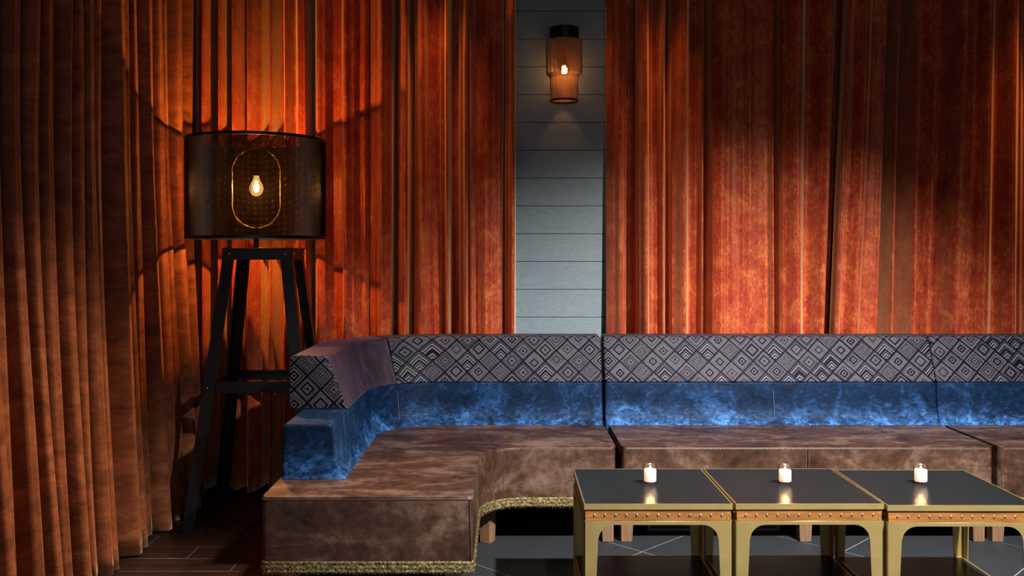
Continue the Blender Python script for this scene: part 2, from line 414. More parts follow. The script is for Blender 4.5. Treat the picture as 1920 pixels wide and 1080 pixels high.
# ------------------------------------------------------------------ curtains
def smooth_profile(ctrl, x):
    if x <= ctrl[0][0]: return ctrl[0][1]
    for (a, da), (b, db) in zip(ctrl[:-1], ctrl[1:]):
        if x <= b:
            t = (x-a)/(b-a); t = t*t*(3-2*t)
            return lerp(da, db, t)
    return ctrl[-1][1]
ZT = 3.3
def curtain(name, label, ctrl, mat, base=4.80, seed=0):
    """ctrl rows: (column at picture height 0, column at picture height 630, depth in m; negative is towards the room)"""
    rnd = random.Random(seed)
    lo, hi = ctrl[0][1], ctrl[-1][1]
    n = int((hi-lo)/1.5); rows = 34
    h0 = H+HY*4.8/F; h1 = H-(630-HY)*4.8/F
    ph = [rnd.uniform(0, 6) for _ in range(8)]
    bm = bmesh.new(); g = []
    cb = [(c[1], c[2]) for c in ctrl]; sh = [(c[1], c[0]-c[1]) for c in ctrl]
    def lin(tab, x):
        for (a, da), (b, db) in zip(tab[:-1], tab[1:]):
            if x <= b: return lerp(da, db, (x-a)/max(b-a, 1e-6))
        return tab[-1][1]
    for r in range(rows+1):
        z = lerp(0.012, ZT, r/rows); t = (z-h1)/(h0-h1); row = []
        for i in range(n+1):
            x = lerp(lo, hi, i/n)
            xs = x+lin(sh, x)*t+0.8*math.sin(z*2.1+x*0.03+ph[0])*min(1, abs(t-.4)+.4)
            d = smooth_profile(cb, x)*(1.0+0.10*math.sin(z*1.7+x*0.05+ph[1]))
            d += 0.0018*math.sin(x*0.21+z*3.0+ph[2])+0.0006*math.sin(x*0.63+ph[3]-z*1.3)
            Y = base+min(d, 0.160-(base-4.80))
            zz = z+(0.006*math.sin(x*0.11+ph[4]) if r == 0 else 0)
            row.append(bm.verts.new(((xs-VX)*4.8/F, Y, zz)))
        g.append(row)
    for r in range(rows):
        for i in range(n): bm.faces.new((g[r][i], g[r][i+1], g[r+1][i+1], g[r+1][i]))
    o = from_bm(name, bm, mat, None, True, None)
    m = o.modifiers.new('thickness', 'SOLIDIFY'); m.thickness = 0.003; m.offset = 0
    return tag(o, label, 'curtain', 'rust velvet curtains along the back wall')
R, V = -0.07, 0.085
def c2(rows): return [(a, a, d) if not isinstance(a, tuple) else (a[0], a[1], d) for a, d in rows]
pa = c2([(350, .09), (360, .07), (366, .02), (373, -.01), (379, .03), (388, R), (401, 0.135), (418, R), (430, 0.135), (443, R), (458, .04), (473, R), (486, .0), (494, 0.135), (508, -.02), (520, 0.135), (538, -.03), (550, .04), (564, -.03), (572, -.02), (577, R), (582, 0.135), (590, .05)])
curtain('curtain', 'narrow rust velvet curtain in the corner directly behind the floor lamp', pa, M_CURT, 4.80, 1)
pb = c2([(588, .03), (598, -.02), (608, -.01), (622, .045), (638, .04), (649, -.03), (662, -.005), (674, .03), (684, .01), (691, .045), (697, .02), (706, -.01), (719, R), (732, -.02), (736, 0.155), (743, 0.155), (747, -.01), (764, R-.01), (766, V), (775, 0.155), (779, -.02), (794, R-.01), (806, -.015), (815, -.02), (824, -.0), (830, -.03), (834, -.02), (840, R-.01), (846, 0.155), (858, 0.155), (863, -.01), (868, -.03), (875, R-.01), (878, .01), (885, -.03), (892, .02), (899, .0), (911, -.03), (925, -.01), (938, .0), (946, V), (950, -.01), (962, R), (966, -.03)])
curtain('curtain', 'rust velvet curtain on the left side of the grey plank wall', pb, M_CURT, 4.80, 2)
pc = c2([(1141, .15), (1143, .115), (1153, .08), (1164, .03), (1176, .07), (1180, 0.155), (1195, 0.155), (1198, -.01), (1208, R), (1218, -.01), (1225, .02), (1233, -.0), (1241, R), (1243, .03), (1258, 0.14), (1261, .0), (1278, R-.01), (1294, .015), (1304, -.01), (1312.5, R), (1315, V), (1334, 0.155), (1337, .0), (1352, -.03), (1363, .0), (1378, -.012), (1392, -.02), (1403, -.005), (1420, -.015), (1436, -.025), (1443, R), (1448, 0.155), (1464, 0.155), (1467, .0), (1490, R), (1511, .02), (1535, R), (1547, .03), (1554, V), (1562, V)])
pc = [(a+(23 if a > 1500 else 0)*(a-1500)/50, b, d) for a, b, d in pc]
curtain('curtain', 'rust velvet curtain on the right side of the grey plank wall', pc, M_CURT, 4.80, 3)
pd = [(1580, 1555, .02), (1582, 1557, R), (1598, 1572, -.03), (1616, 1589.5, R-.008), (1634, 1608, -.035), (1651, 1627, -.05), (1653, 1629, R-.01), (1657, 1633, 0.14), (1664, 1645, 0.155), (1676, 1661, R), (1679, 1664, .03), (1695, 1684, 0.14), (1710, 1701, R), (1722, 1712, .0), (1750, 1726, R+.01), (1756, 1736, .04), (1775, 1756, V), (1800, 1778, R), (1812, 1790, .005), (1828, 1805, -.02), (1834, 1812, .03), (1852, 1836, -.03), (1874, 1862, .03), (1888, 1882, R), (1918, 1912, .04)]
xx = 1912; rr = random.Random(5)
while xx < 2240:
    st = rr.uniform(14, 24); xx += st; pd.append((xx, xx, R if len(pd) % 2 == 0 else V))
curtain('curtain', 'rust velvet curtain hanging at the far right behind the third sofa module', pd, M_CURT, 4.785, 4)

def side_curtain():
    xs = [35, 62, 88, 118, 150, 175, 192, 203, 243, 257, 285, 298, 322, 333, 352]
    ridges = [F*1.57/(950-x) for x in xs]
    ridges = [2.0, 2.14, 2.27, 2.42, 2.56, 2.70, 2.80]+ridges+[4.58, 4.69]
    amp = {118: 1.3, 175: 1.3, 243: 1.2, 352: 1.1}
    ctrl = [(1.85, 0.0)]
    for i, y in enumerate(ridges):
        rf = [1.0, 0.55, 1.25, 0.8, 1.4, 0.6, 1.1][i % 7]
        if i: 
            gp = (y-ridges[i-1]); ctrl.append((ridges[i-1]+gp*0.30, (-0.085-0.50*min(gp, .2))*rf)); ctrl.append((ridges[i-1]+gp*0.62, (-0.050-0.25*min(gp, .2))*rf))
        ctrl.append((y-0.014, 0.032+(0.018 if i % 3 == 0 else 0)-(0.03 if i % 5 == 2 else 0))); ctrl.append((y+0.014, 0.036+(0.015 if i % 3 == 0 else 0)-(0.03 if i % 5 == 2 else 0)))
    ctrl.append((4.745, -0.03)); ctrl.append((4.80, -0.02))
    bm = bmesh.new(); n = 620; rows = 40; g = []
    for r in range(rows+1):
        t = r/rows; z = lerp(0.010, ZT, t); row = []
        fl = max(0, 1-z/1.7)**1.4
        for i in range(n+1):
            y = lerp(1.9, 4.78, i/n)
            d = smooth_profile(ctrl, y)*(0.85+0.45*fl)
            d += 0.004*math.sin(y*23+z*2.2)+0.003*math.sin(y*61-z*1.4)
            ys = y+0.02*math.sin(z*1.5+y*3.1)*(1-fl)
            X = -1.635+0.055*fl+d-0.012*(z/2.6)
            if y > 4.6: X = lerp(X, -1.66, (y-4.6)/.4)
            row.append(bm.verts.new((X, min(ys, 4.785), z)))
        g.append(row)
    for r in range(rows):
        for i in range(n): bm.faces.new((g[r][i], g[r+1][i], g[r+1][i+1], g[r][i+1]))
    o = from_bm('curtain', bm, M_SIDE, None, True, None)
    m = o.modifiers.new('thickness', 'SOLIDIFY'); m.thickness = 0.003; m.offset = 0
    tag(o, 'long brownish velvet curtain along the left side, nearest to the viewer', 'curtain')
side_curtain()

# ------------------------------------------------------------------ sofas
def weighted(o):
    m = o.modifiers.new('wn', 'WEIGHTED_NORMAL'); m.keep_sharp = True
def arc(cx, cy, r, a0, a1, n):
    return [(cx+r*math.cos(math.radians(lerp(a0, a1, i/n))), cy+r*math.sin(math.radians(lerp(a0, a1, i/n)))) for i in range(n+1)]
def round_outline(pts, rs, n=5):
    """round the corners of a plan outline (pts ccw), rs radius per corner"""
    out = []
    m = len(pts)
    for i in range(m):
        p = Vector(pts[i]); a = Vector(pts[i-1]); b = Vector(pts[(i+1) % m]); r = rs[i]
        if r <= 0: out.append(tuple(p)); continue
        da = (a-p).normalized(); db = (b-p).normalized()
        half = math.acos(max(-1, min(1, da.dot(db))))/2
        t = r/math.tan(half); p0 = p+da*t; p1 = p+db*t
        c = p+(da+db).normalized()*(r/math.sin(half))
        a0 = math.atan2(p0.y-c.y, p0.x-c.x); a1 = math.atan2(p1.y-c.y, p1.x-c.x)
        dl = a1-a0
        while dl > PI: dl -= 2*PI
        while dl < -PI: dl += 2*PI
        k = n if r < .05 else 14
        for q in range(k+1):
            an = a0+dl*q/k; out.append((c.x+r*math.cos(an), c.y+r*math.sin(an)))
    return out
def cushion(name, outline, z0, z1, mat, parent, bev=0.012):
    bm = bmesh.new(); prism(bm, outline, z0, z1)
    es = [e for e in bm.edges if abs(e.verts[0].co.z-e.verts[1].co.z) < 1e-6]
    bmesh.ops.bevel(bm, geom=es, offset=bev, segments=4, profile=0.5, affect='EDGES', clamp_overlap=True)
    bmesh.ops.triangulate(bm, faces=[f for f in bm.faces if len(f.verts) > 8])
    o = from_bm(name, bm, mat, parent, True, 50); weighted(o); return o
def offset_path(path, d):
    """offset plan polyline to its left by d"""
    out = []
    for i, p in enumerate(path):
        a = Vector(path[max(i-1, 0)]); b = Vector(path[min(i+1, len(path)-1)]); t = (b-a).normalized()
        out.append((p[0]-t.y*d, p[1]+t.x*d))
    return out
def sweep_back(name, path, prof, mat, parent, cap0=True, cap1=True, rc=0.014, u0=0.0):
    """sweep a closed (offset, z) profile along a plan path; path runs with the seat on its right. UV in metres."""
    ps = [Vector(p) for p in path]
    L = [0.0]
    for a, b in zip(ps[:-1], ps[1:]): L.append(L[-1]+(b-a).length)
    tot = L[-1]
    def at(s):
        s = min(max(s, 0), tot)
        for i in range(len(ps)-1):
            if s <= L[i+1]+1e-9:
                t = (s-L[i])/(L[i+1]-L[i]); return ps[i].lerp(ps[i+1], t), i
        return ps[-1], len(ps)-2
    def tang(s):
        a, _ = at(s-0.02); b, _ = at(s+0.02); return (b-a).normalized()
    cd_ = sum(p[0] for p in prof)/len(prof); cz = sum(p[1] for p in prof)/len(prof)
    wd = max(p[0] for p in prof)-min(p[0] for p in prof); wz = max(p[1] for p in prof)-min(p[1] for p in prof)
    st = []
    n = max(2, int(tot/0.03)); ss = [rc+(tot-2*rc)*i/n for i in range(n+1)]
    K = 4
    if cap0: st += [(rc*(1-math.sin(PI/2*i/K)), rc*(1-math.cos(PI/2*i/K)) if False else rc*(1-math.cos(PI/2*(1-i/K)) if False else 1-math.sin(PI/2*i/K))) for i in range(0)]
    seq = []
    if cap0:
        for i in range(K): a = PI/2*i/K; seq.append((rc*(1-math.sin(PI/2-(PI/2-a))), rc*(1-math.sin(a))))
        seq = [(rc*(1-math.cos(PI/2*i/K)), rc*(1-math.sin(PI/2*i/K))) for i in range(K)]
    else: seq = [(0.0, 0.0)]
    seq += [(s, 0.0) for s in ss]
    if cap1: seq += [(tot-rc*(1-math.cos(PI/2*i/K)), rc*(1-math.sin(PI/2*i/K))) for i in range(K-1, -1, -1)]
    else: seq += [(tot, 0.0)]
    pl = [0.0]
    for a, b in zip(prof, prof[1:]+prof[:1]): pl.append(pl[-1]+math.hypot(b[0]-a[0], b[1]-a[1]))
    bm = bmesh.new(); uvl = bm.loops.layers.uv.new('UVMap'); rings = []
    for s, ins in seq:
        p, _ = at(s); t = tang(s); nrm = Vector((-t.y, t.x))
        kd = (wd-2*ins)/wd; kz = (wz-2*ins)/wz
        rings.append([bm.verts.new((p.x+nrm.x*(cd_+(d-cd_)*kd), p.y+nrm.y*(cd_+(d-cd_)*kd), cz+(z-cz)*kz)) for d, z in prof])
    m = len(prof)
    for ri in range(len(rings)-1):
        for i in range(m):
            jn = (i+1) % m
            f = bm.faces.new((rings[ri][i], rings[ri+1][i], rings[ri+1][jn], rings[ri][jn]))
            uvs = [(u0+seq[ri][0], pl[i]), (u0+seq[ri+1][0], pl[i]), (u0+seq[ri+1][0], pl[i+1]), (u0+seq[ri][0], pl[i+1])]
            for lp, q in zip(f.loops, uvs): lp[uvl].uv = q
    for rg in (rings[0], rings[-1]):
        f = bm.faces.new(rg)
        for lp, q in zip(f.loops, prof): lp[uvl].uv = (q[0]+u0+0.31, q[1]-0.60)
    return from_bm(name, bm, mat, parent, True, 50)
def rounded_prof(pts, rs, n=4):
    return round_outline(pts, rs, n)

SEAT = 0.43; ZB = 0.21
# offsets (towards the back) and heights of the two-tier backrest
LOW = rounded_prof([(-0.034, 0.38), (-0.034, 0.424), (-0.026, 0.432), (-0.016, 0.442), (-0.006, 0.456), (0.003, 0.474), (0.010, 0.496), (0.015, 0.522), (0.018, 0.550), (0.022, 0.632), (0.20, 0.632), (0.21, 0.38)], [0.004, 0, 0, 0, 0, 0, 0, 0, 0, 0.012, 0.012, 0.004])
UP = rounded_prof([(0.016, 0.628), (0.034, 0.665), (0.103, 0.838), (0.120, 0.846), (0.254, 0.848), (0.254, 0.634), (0.05, 0.634)], [0.005, 0.03, 0.008, 0.010, 0.022, 0.004, 0.003])
def seam_line(bm, pts, r=0.0016): tube(bm, pts, r, 6)
def fringe(path, parent):
    """gold braid trim: woven band of lumpy strands with hanging loops, outside along the path"""
    rnd = random.Random(11); bm = bmesh.new()
    ps = [Vector(p) for p in path]; L = [0]
    for a, b in zip(ps[:-1], ps[1:]): L.append(L[-1]+(b-a).length)
    def at(s):
        for i in range(len(ps)-1):
            if s <= L[i+1]+1e-9: return ps[i].lerp(ps[i+1], (s-L[i])/(L[i+1]-L[i])), (ps[i+1]-ps[i]).normalized()
        return ps[-1], (ps[-1]-ps[-2]).normalized()
    n = int(L[-1]/0.004); rows = 10; g = []
    for i in range(n+1):
        s = L[-1]*i/n; p, t = at(s); nr = Vector((t.y, -t.x)); col = []
        for r in range(rows+1):
            z = 0.172+0.040*r/rows
            o = 0.0045+0.0010*math.sin(r*PI/rows*5)+rnd.uniform(-.0026, .0028)
            if r in (0, rows): o = 0.001
            zz = z+(rnd.uniform(-.0035, .0015) if r == 0 else rnd.uniform(-.001, .001))
            col.append(bm.verts.new((p.x+nr.x*o, p.y+nr.y*o, zz)))
        back = [bm.verts.new((p.x-nr.x*.003, p.y-nr.y*.003, 0.212)), bm.verts.new((p.x-nr.x*.003, p.y-nr.y*.003, 0.173))]
        g.append(col+back)
    m = rows+3
    for a, b in zip(g[:-1], g[1:]):
        for i in range(m): bm.faces.new((a[i], a[(i+1) % m], b[(i+1) % m], b[i]))
    s = 0.004
    while s < L[-1]-0.004:
        p, t = at(s); nr = Vector((t.y, -t.x)); q = Vector((p.x+nr.x*.004, p.y+nr.y*.004, 0.176)); tt = Vector((t.x, t.y, 0))
        dz = rnd.uniform(0.004, 0.010)
        tube(bm, [q-tt*.003, q-tt*.002-Vector((0, 0, dz)), q+tt*.002-Vector((0, 0, dz)), q+tt*.003], 0.0010, 3)
        s += rnd.uniform(0.009, 0.016)
    o = from_bm('braid_trim', bm, M_GOLD, parent, True, None); o['kind'] = 'stuff'; return o
def taper_leg(cx, cy, rz, parent, sides=(1, 1), w=0.058, wb=0.048, d=0.058):
    bm = bmesh.new(); h = 0.200
    xl0, xr0 = -w/2, w/2; dl = (w-wb)
    xlb = xl0+dl*sides[0]; xrb = xr0-dl*sides[1]
    def ring(xl, xr, z, dd): return [Vector((xl, -dd/2, z)), Vector((xr, -dd/2, z)), Vector((xr, dd/2, z)), Vector((xl, dd/2, z))]
    loft(bm, [ring(xlb, xrb, 0.0006, d*.86), ring(xl0, xr0, h, d)])
    bmesh.ops.bevel(bm, geom=bm.edges[:], offset=0.002, segments=2, affect='EDGES')
    o = from_bm('leg', bm, M_OAK, parent, True, 40)
    o.location = (cx, cy, 0); o.rotation_euler = (0, 0, rz); return o

# --- corner module
s = thing('corner_sofa', 'L-shaped corner sofa module with brown leather chaise, blue velvet lower back and gold braid hem', 'sofa', (0, 0, 0), 0, 'sofa modules along the curtains')
out = round_outline([(-0.833, 3.08), (-0.114, 3.08), (-0.114, 3.888), (0.468, 3.888), (0.468, 4.60), (-0.833, 4.60)],
                    [0.018, 0.018, 0.19, 0.02, 0.02, 0.42])
cushion('seat', out, ZB, SEAT, M_LEATH, s, 0.010)
path = arc(0, 0, 0, 0, 0, 1)[:0]+[(-0.620, 3.328), (-0.620, 3.6), (-0.620, 3.9)]+arc(-0.32, 4.10, 0.30, 180, 90, 16)+[(0.0, 4.40), (0.466, 4.40)]
def subpath(p, s0, s1):
    ps = [Vector(q) for q in p]; L = [0]
    for a, b in zip(ps[:-1], ps[1:]): L.append(L[-1]+(b-a).length)
    s1 = min(s1, L[-1]); o_ = []
    def at(s):
        for i in range(len(ps)-1):
            if s <= L[i+1]+1e-9: return tuple(ps[i].lerp(ps[i+1], (s-L[i])/(L[i+1]-L[i])))
        return tuple(ps[-1])
    o_.append(at(s0)); o_ += [tuple(ps[i]) for i in range(len(ps)) if s0+.004 < L[i] < s1-.004]; o_.append(at(s1)); return o_
LA = (4.10-3.328)+0.30*math.radians(50)      # where the straight panel starts
LE = 99
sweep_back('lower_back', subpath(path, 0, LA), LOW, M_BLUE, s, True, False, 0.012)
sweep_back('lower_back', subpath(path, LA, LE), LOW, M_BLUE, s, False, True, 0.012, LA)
UPS = 3.65-3.328
up1 = sweep_back('upper_back', subpath(path, UPS, LA), UP, M_PLUM, s, False, False, 0.010)
up1['label'] = 'plain plum velvet panel curving round the corner'
up2 = sweep_back('upper_back', subpath(path, LA, LE), UP, M_DIAM, s, False, True, 0.012, LA)
up2['label'] = 'diamond patterned cut velvet panel'
pend = sweep_back('end_panel', [(-0.620, 3.645), (-0.620, 3.6515)], UP, M_DIAM, s, True, False, 0.003)
pend['label'] = 'diamond patterned end panel of the armrest side'
# seams and stitching
bm = bmesh.new()
e = out[:]
def zline(pts, z): return [Vector((x, y, z)) for x, y in pts]
fr = [p for p in out if p[1] < 3.95 and p[0] > -0.84]
seam_line(bm, [(-0.829, 3.0795, .4215), (-0.117, 3.0795, .4215)], 0.0022)
fillet = [(-0.1135, 3.11), (-0.1135, 3.69)]+[(x, y) for x, y in arc(0.076, 3.698, 0.19, 180, 90, 12)]+[(0.45, 3.888)]
seam_line(bm, [Vector((x-.001 if y < 3.7 else x, y, .4225)) for x, y in fillet], 0.0020)
seam_line(bm, [(-0.126, 3.0795, .42), (-0.120, 3.0795, ZB)], 0.0022)
a45 = (0.076-0.19*math.cos(math.radians(62)), 3.698+0.19*math.sin(math.radians(62)))
seam_line(bm, [(a45[0], a45[1], .422), (a45[0], a45[1], ZB+.004)], 0.0018)
seam_line(bm, [(-0.835, 3.10, .423), (-0.835, 4.10, .423)], 0.0018)
from_bm('seam', bm, M_SEAM, s)
bm = bmesh.new()
pp = offset_path(subpath(path, LA+.01, LE), 0.100)
def stitches(bm, pts, r=0.0009, on=0.006, off=0.004):
    ps = [Vector(p) for p in pts]
    for a, b in zip(ps[:-1], ps[1:]):
        l = (b-a).length; d_ = (b-a)/max(l, 1e-6); q = 0
        while q < l:
            tube(bm, [a+d_*q, a+d_*min(q+on, l)], r, 3); q += on+off
stitches(bm, [Vector((x, y, .8375)) for x, y in pp])
lp = subpath(path, LA, LA+.001)[0]
stitches(bm, [Vector((lp[0]+.003, lp[1]-.004, .44)), Vector((lp[0]-.010, lp[1]+.008, .60))])
from_bm('stitching', bm, M_THREADB, s)['kind'] = 'stuff'
bm = bmesh.new(); stitches(bm, [Vector((x, y-.0015, .417)) for x, y in fillet if x > -0.05]); from_bm('stitching', bm, M_THREAD, s)['kind'] = 'stuff'
fringe([(-0.833, 3.6), (-0.833, 3.098), (-0.828, 3.084), (-0.815, 3.08), (-0.132, 3.08), (-0.118, 3.084), (-0.114, 3.098)]+[(-0.114, 3.698)]+arc(0.076, 3.698, 0.19, 180, 90, 12)+[(0.466, 3.888)], s)
bm = bmesh.new(); prism(bm, [(-0.80, 3.12), (-0.15, 3.12), (-0.15, 3.93), (0.44, 3.93), (0.44, 4.56), (-0.5, 4.56), (-0.8, 4.25)], 0.178, 0.2105)
from_bm('base_frame', bm, M_BLACK, s)
taper_leg(-0.085, 3.955, math.radians(-28), s, (1, 0.6), 0.062, 0.052, 0.062)
taper_leg(0.437, 3.975, 0, s, (1, 0))
taper_leg(-0.76, 3.20, 0, s, (0, 1)); taper_leg(-0.19, 3.20, 0, s, (1, 0)); taper_leg(0.43, 4.52, 0, s, (1, 0)); taper_leg(-0.74, 4.2, 0, s, (0, 1))

def straight_sofa(x0, x1, label, mid=True):
    s = thing('straight_sofa', label, 'sofa', (0, 0, 0), 0, 'sofa modules along the curtains')
    xm = (x0+x1)/2 if mid else x1
    yf = 3.888
    cushion('seat', round_outline([(x0, yf), (xm-.0008, yf), (xm-.0008, 4.6), (x0, 4.6)], [.022, .002, .002, .05]), ZB, SEAT, M_LEATH, s, 0.007)
    if mid: cushion('seat', round_outline([(xm+.0008, yf), (x1, yf), (x1, 4.6), (xm+.0008, 4.6)], [.002, .022, .05, .002]), ZB, SEAT, M_LEATH, s, 0.007)
    b0, b1 = x0-0.014, x1+0.006
    if mid:
        xs_ = xm+0.008
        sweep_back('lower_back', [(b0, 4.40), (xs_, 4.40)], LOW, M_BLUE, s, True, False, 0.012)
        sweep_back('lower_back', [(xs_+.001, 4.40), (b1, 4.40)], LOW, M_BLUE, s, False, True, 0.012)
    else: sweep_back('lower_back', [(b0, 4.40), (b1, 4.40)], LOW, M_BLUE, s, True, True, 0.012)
    u = sweep_back('upper_back', [(b0, 4.40), (b1, 4.40)], UP, M_DIAM, s, True, True, 0.014, random.uniform(0, 9)); u['label'] = 'diamond patterned cut velvet panel'
    bm = bmesh.new()
    seam_line(bm, [(x0+.02, yf-.0003, .4225), (x1-.02, yf-.0003, .4225)], 0.0018)
    seam_line(bm, [(x0+.012, yf+.003, .4215), (x0+.012, yf+.003, ZB+.004)], 0.0022)
    from_bm('seam', bm, M_SEAM, s)
    bm = bmesh.new()
    stitches(bm, [(x0+.02, yf-.0012, .4185), (x1-.02, yf-.0012, .4185)])
    if mid:
        for dx in (-.006, .006): stitches(bm, [(xm+dx, yf-.0006, .415), (xm+dx, yf-.0006, ZB+.01)])
    from_bm('stitching', bm, M_THREAD, s)['kind'] = 'stuff'
    bm = bmesh.new()
    stitches(bm, [(b0+.02, 4.497, .8375), (b1-.02, 4.497, .8375)])
    if mid: stitches(bm, [(xs_, 4.3985, .44), (xs_, 4.400, .50), (xs_, 4.416, .59)])
    from_bm('stitching', bm, M_THREADB, s)['kind'] = 'stuff'
    fringe([(x0, 4.3), (x0, yf+.016), (x0+.004, yf+.004), (x0+.016, yf), (x1-.016, yf), (x1-.004, yf+.004), (x1, yf+.016), (x1, 4.3)], s)
    box('base_frame', x0+.04, x1-.04, yf+.04, 4.56, 0.178, 0.2105, M_BLACK, s)
    for cx, sd in ((x0+.034, (0, 1)), (x1-.034, (1, 0))): taper_leg(cx, 3.975, 0, s, sd); taper_leg(cx, 4.52, 0, s, sd)
    if mid: taper_leg(xm+.012, 3.975, 0, s, (.5, .5), .066, .048); taper_leg(xm+.012, 4.52, 0, s, (.5, .5), .066, .048)
    return s
straight_sofa(0.494, 2.088, 'middle sofa module, straight, behind the coffee tables, brown leather seat and blue velvet back')
straight_sofa(2.112, 3.70, 'third sofa module at the far right, only its left end in view')

# ------------------------------------------------------------------ coffee tables
def arch_plate(side, w=0.475, t=0.004):
    """one half plate (leg + fillet) of a table side in local x(0..), z; returns outline"""
    return None
TW = 0.475; ZL0 = 0.457-0.018-0.037
def table(loc, rz, label, top_z=0.457):
    T = thing('coffee_table', label, 'table', (loc[0], loc[1], 0), rz, 'brass cube coffee tables in a row')
    hw = TW/2
    dz = top_z-0.457
    # brass tray edge and dark inlay
    bm = bmesh.new(); o_, i_ = hw, hw-0.0035
    def sq(h, z): return [Vector((-h, -h, z)), Vector((h, -h, z)), Vector((h, h, z)), Vector((-h, h, z))]
    loft(bm, [sq(i_, top_z-.018), sq(o_, top_z-.018), sq(o_, top_z), sq(i_, top_z), sq(i_, top_z-.002), ], True, True)
    from_bm('brass_edge', bm, M_BRASS, T, False)
    box('top_panel', -i_+.0004, i_-.0004, -i_+.0004, i_-.0004, top_z-.0019, top_z-.0004, M_TOP, T, 0)
    # wooden band: four boards
    hb = hw-0.004
    for q in range(4):
        bm = bmesh.new(); bbox(bm, -hb, hb-.014, -hb, -hb+.014, top_z-.055, top_z-.0182, 0.0008, 1)
        b = from_bm('wood_band', bm, M_BAND, T); b.rotation_euler = (0, 0, q*PI/2)
    # studs
    bm = bmesh.new(); prof = [(0.0001, 0.0035), (0.0022, 0.0031), (0.0037, 0.0016), (0.0042, 0.0), (0.0038, -.0006)]
    lathe(bm, prof, (0, 0, 0), 10)
    bmesh.ops.rotate(bm, verts=bm.verts[:], matrix=__import__('mathutils').Matrix.Rotation(PI/2, 3, 'X'))
    first = None
    for q in range(4):
        for i in range(13):
            x = -0.204+0.034*i
            c, s_ = math.cos(q*PI/2), math.sin(q*PI/2)
            if first is None:
                first = from_bm('stud', bm, M_STUD, T); o = first
            else:
                o = first.copy(); COL.objects.link(o); o.parent = T
            y = -hb-.0002
            o.location = (x*c-y*s_, x*s_+y*c, top_z-.0365); o.rotation_euler = (0, 0, q*PI/2)
    # legs: folded brass sheet, arched at the top, and apron rails between them
    zt = top_z-.0552; R_ = 0.048; wt = 0.046; wb = 0.030; th = 0.0035
    def half():
        p = [(0.0, 0.0), (wb, 0.0), (wt-.001, zt-.012-R_)]
        p += [(wt+R_-R_*math.cos(a), zt-.012-R_+R_*math.sin(a)) for a in [PI/2*i/8 for i in range(1, 9)]]
        p += [(wt+R_, zt), (0.0, zt)]
        return p
    for sx in (-1, 1):
        for sy in (-1, 1):
            bm = bmesh.new()
            for plane in (0, 1):
                pts = half()
                def mk(a, off):
                    if plane == 0: return Vector((sx*(hw-a[0]), sy*(hw-off), a[1]))
                    return Vector((sx*(hw-off), sy*(hw-a[0]), a[1]))
                loft(bm, [[mk(a, 0.0001 if plane else 0) for a in pts], [mk(a, th) for a in pts]])
            from_bm('leg', bm, M_BRASS, T, False)
    for q in range(4):
        bm = bmesh.new(); e_ = hw-wt-R_+.0005
        bbox(bm, -e_, e_, -hw, -hw+th, zt-.012, zt, 0.0004, 1)
        a = from_bm('apron_rail', bm, M_BRASS, T); a.rotation_euler = (0, 0, q*PI/2)
    # lower shelf
    zs = 0.136
    bm = bmesh.new(); o2 = hw-th-.0005; i2 = o2-.006
    loft(bm, [sq(i2, zs-.02), sq(o2, zs-.02), sq(o2, zs), sq(i2, zs), sq(i2, zs-.002)], True, True)
    from_bm('shelf_edge', bm, M_BRASS, T, False)
    box('shelf_panel', -i2+.0004, i2-.0004, -i2+.0004, i2-.0004, zs-.0019, zs-.0004, M_TOP, T, 0)
    return T
table((0.485, 3.135), 0, 'leftmost of the three brass coffee tables with dark tops')
table((0.969, 3.137), math.radians(0.25), 'middle one of the three brass coffee tables with dark tops')
table((1.450, 3.118), math.radians(-0.4), 'rightmost of the three brass coffee tables with dark tops')

# ------------------------------------------------------------------ votive candles
def candle(x, y, label, burn):
    z = 0.4569
    T = thing('votive_candle', label, 'candle', (x, y, z), 0, 'lit votive candles on the coffee tables')
    bm = bmesh.new()
    lathe(bm, [(0.0228, 0.0003), (0.0240, 0.0016), (0.0245, 0.064), (0.0238, 0.0668), (0.0226, 0.064), (0.0222, 0.0115), (0.0205, 0.0092), (0.0001, 0.0090), (0.0001, 0.0003)], (0, 0, 0), 32)
    from_bm('glass_cup', bm, M_GLASS, T, True, 60)
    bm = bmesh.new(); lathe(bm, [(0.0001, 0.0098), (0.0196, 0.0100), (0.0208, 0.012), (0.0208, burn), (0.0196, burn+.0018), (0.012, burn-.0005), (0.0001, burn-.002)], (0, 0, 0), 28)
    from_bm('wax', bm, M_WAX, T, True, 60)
    bm = bmesh.new(); tube(bm, [(0, 0, burn-.003), (0.0003, 0, burn+.003), (0.0010, 0, burn+.006)], 0.0007, 6); from_bm('wick', bm, M_BLACK, T)
    bm = bmesh.new(); lathe(bm, [(0.0002, burn+.0035), (0.0022, burn+.0055), (0.0032, burn+.0075), (0.0024, burn+.0105), (0.0010, burn+.0135), (0.0001, burn+.0150)], (0.0006, 0, 0), 12)
    from_bm('flame', bm, M_FLAME, T)
    l = bpy.data.lights.new('flame_light', 'POINT'); l.energy = 0.55; l.color = (1.0, 0.55, 0.25); l.shadow_soft_size = 0.004
    o = bpy.data.objects.new('flame_light', l); COL.objects.link(o); o.parent = T; o.location = (0, 0, burn+.022)
M_FLAME = emit('candle_flame', (1.0, 0.72, 0.38), 40)
for cx, lab, b in ((1219, 'lit glass votive candle on the left coffee table', .049), (1472, 'lit glass votive candle on the middle coffee table', .046), (1726.5, 'lit glass votive candle on the right coffee table', .048)):
    candle(px(cx, 3.15), 3.15, lab, b)

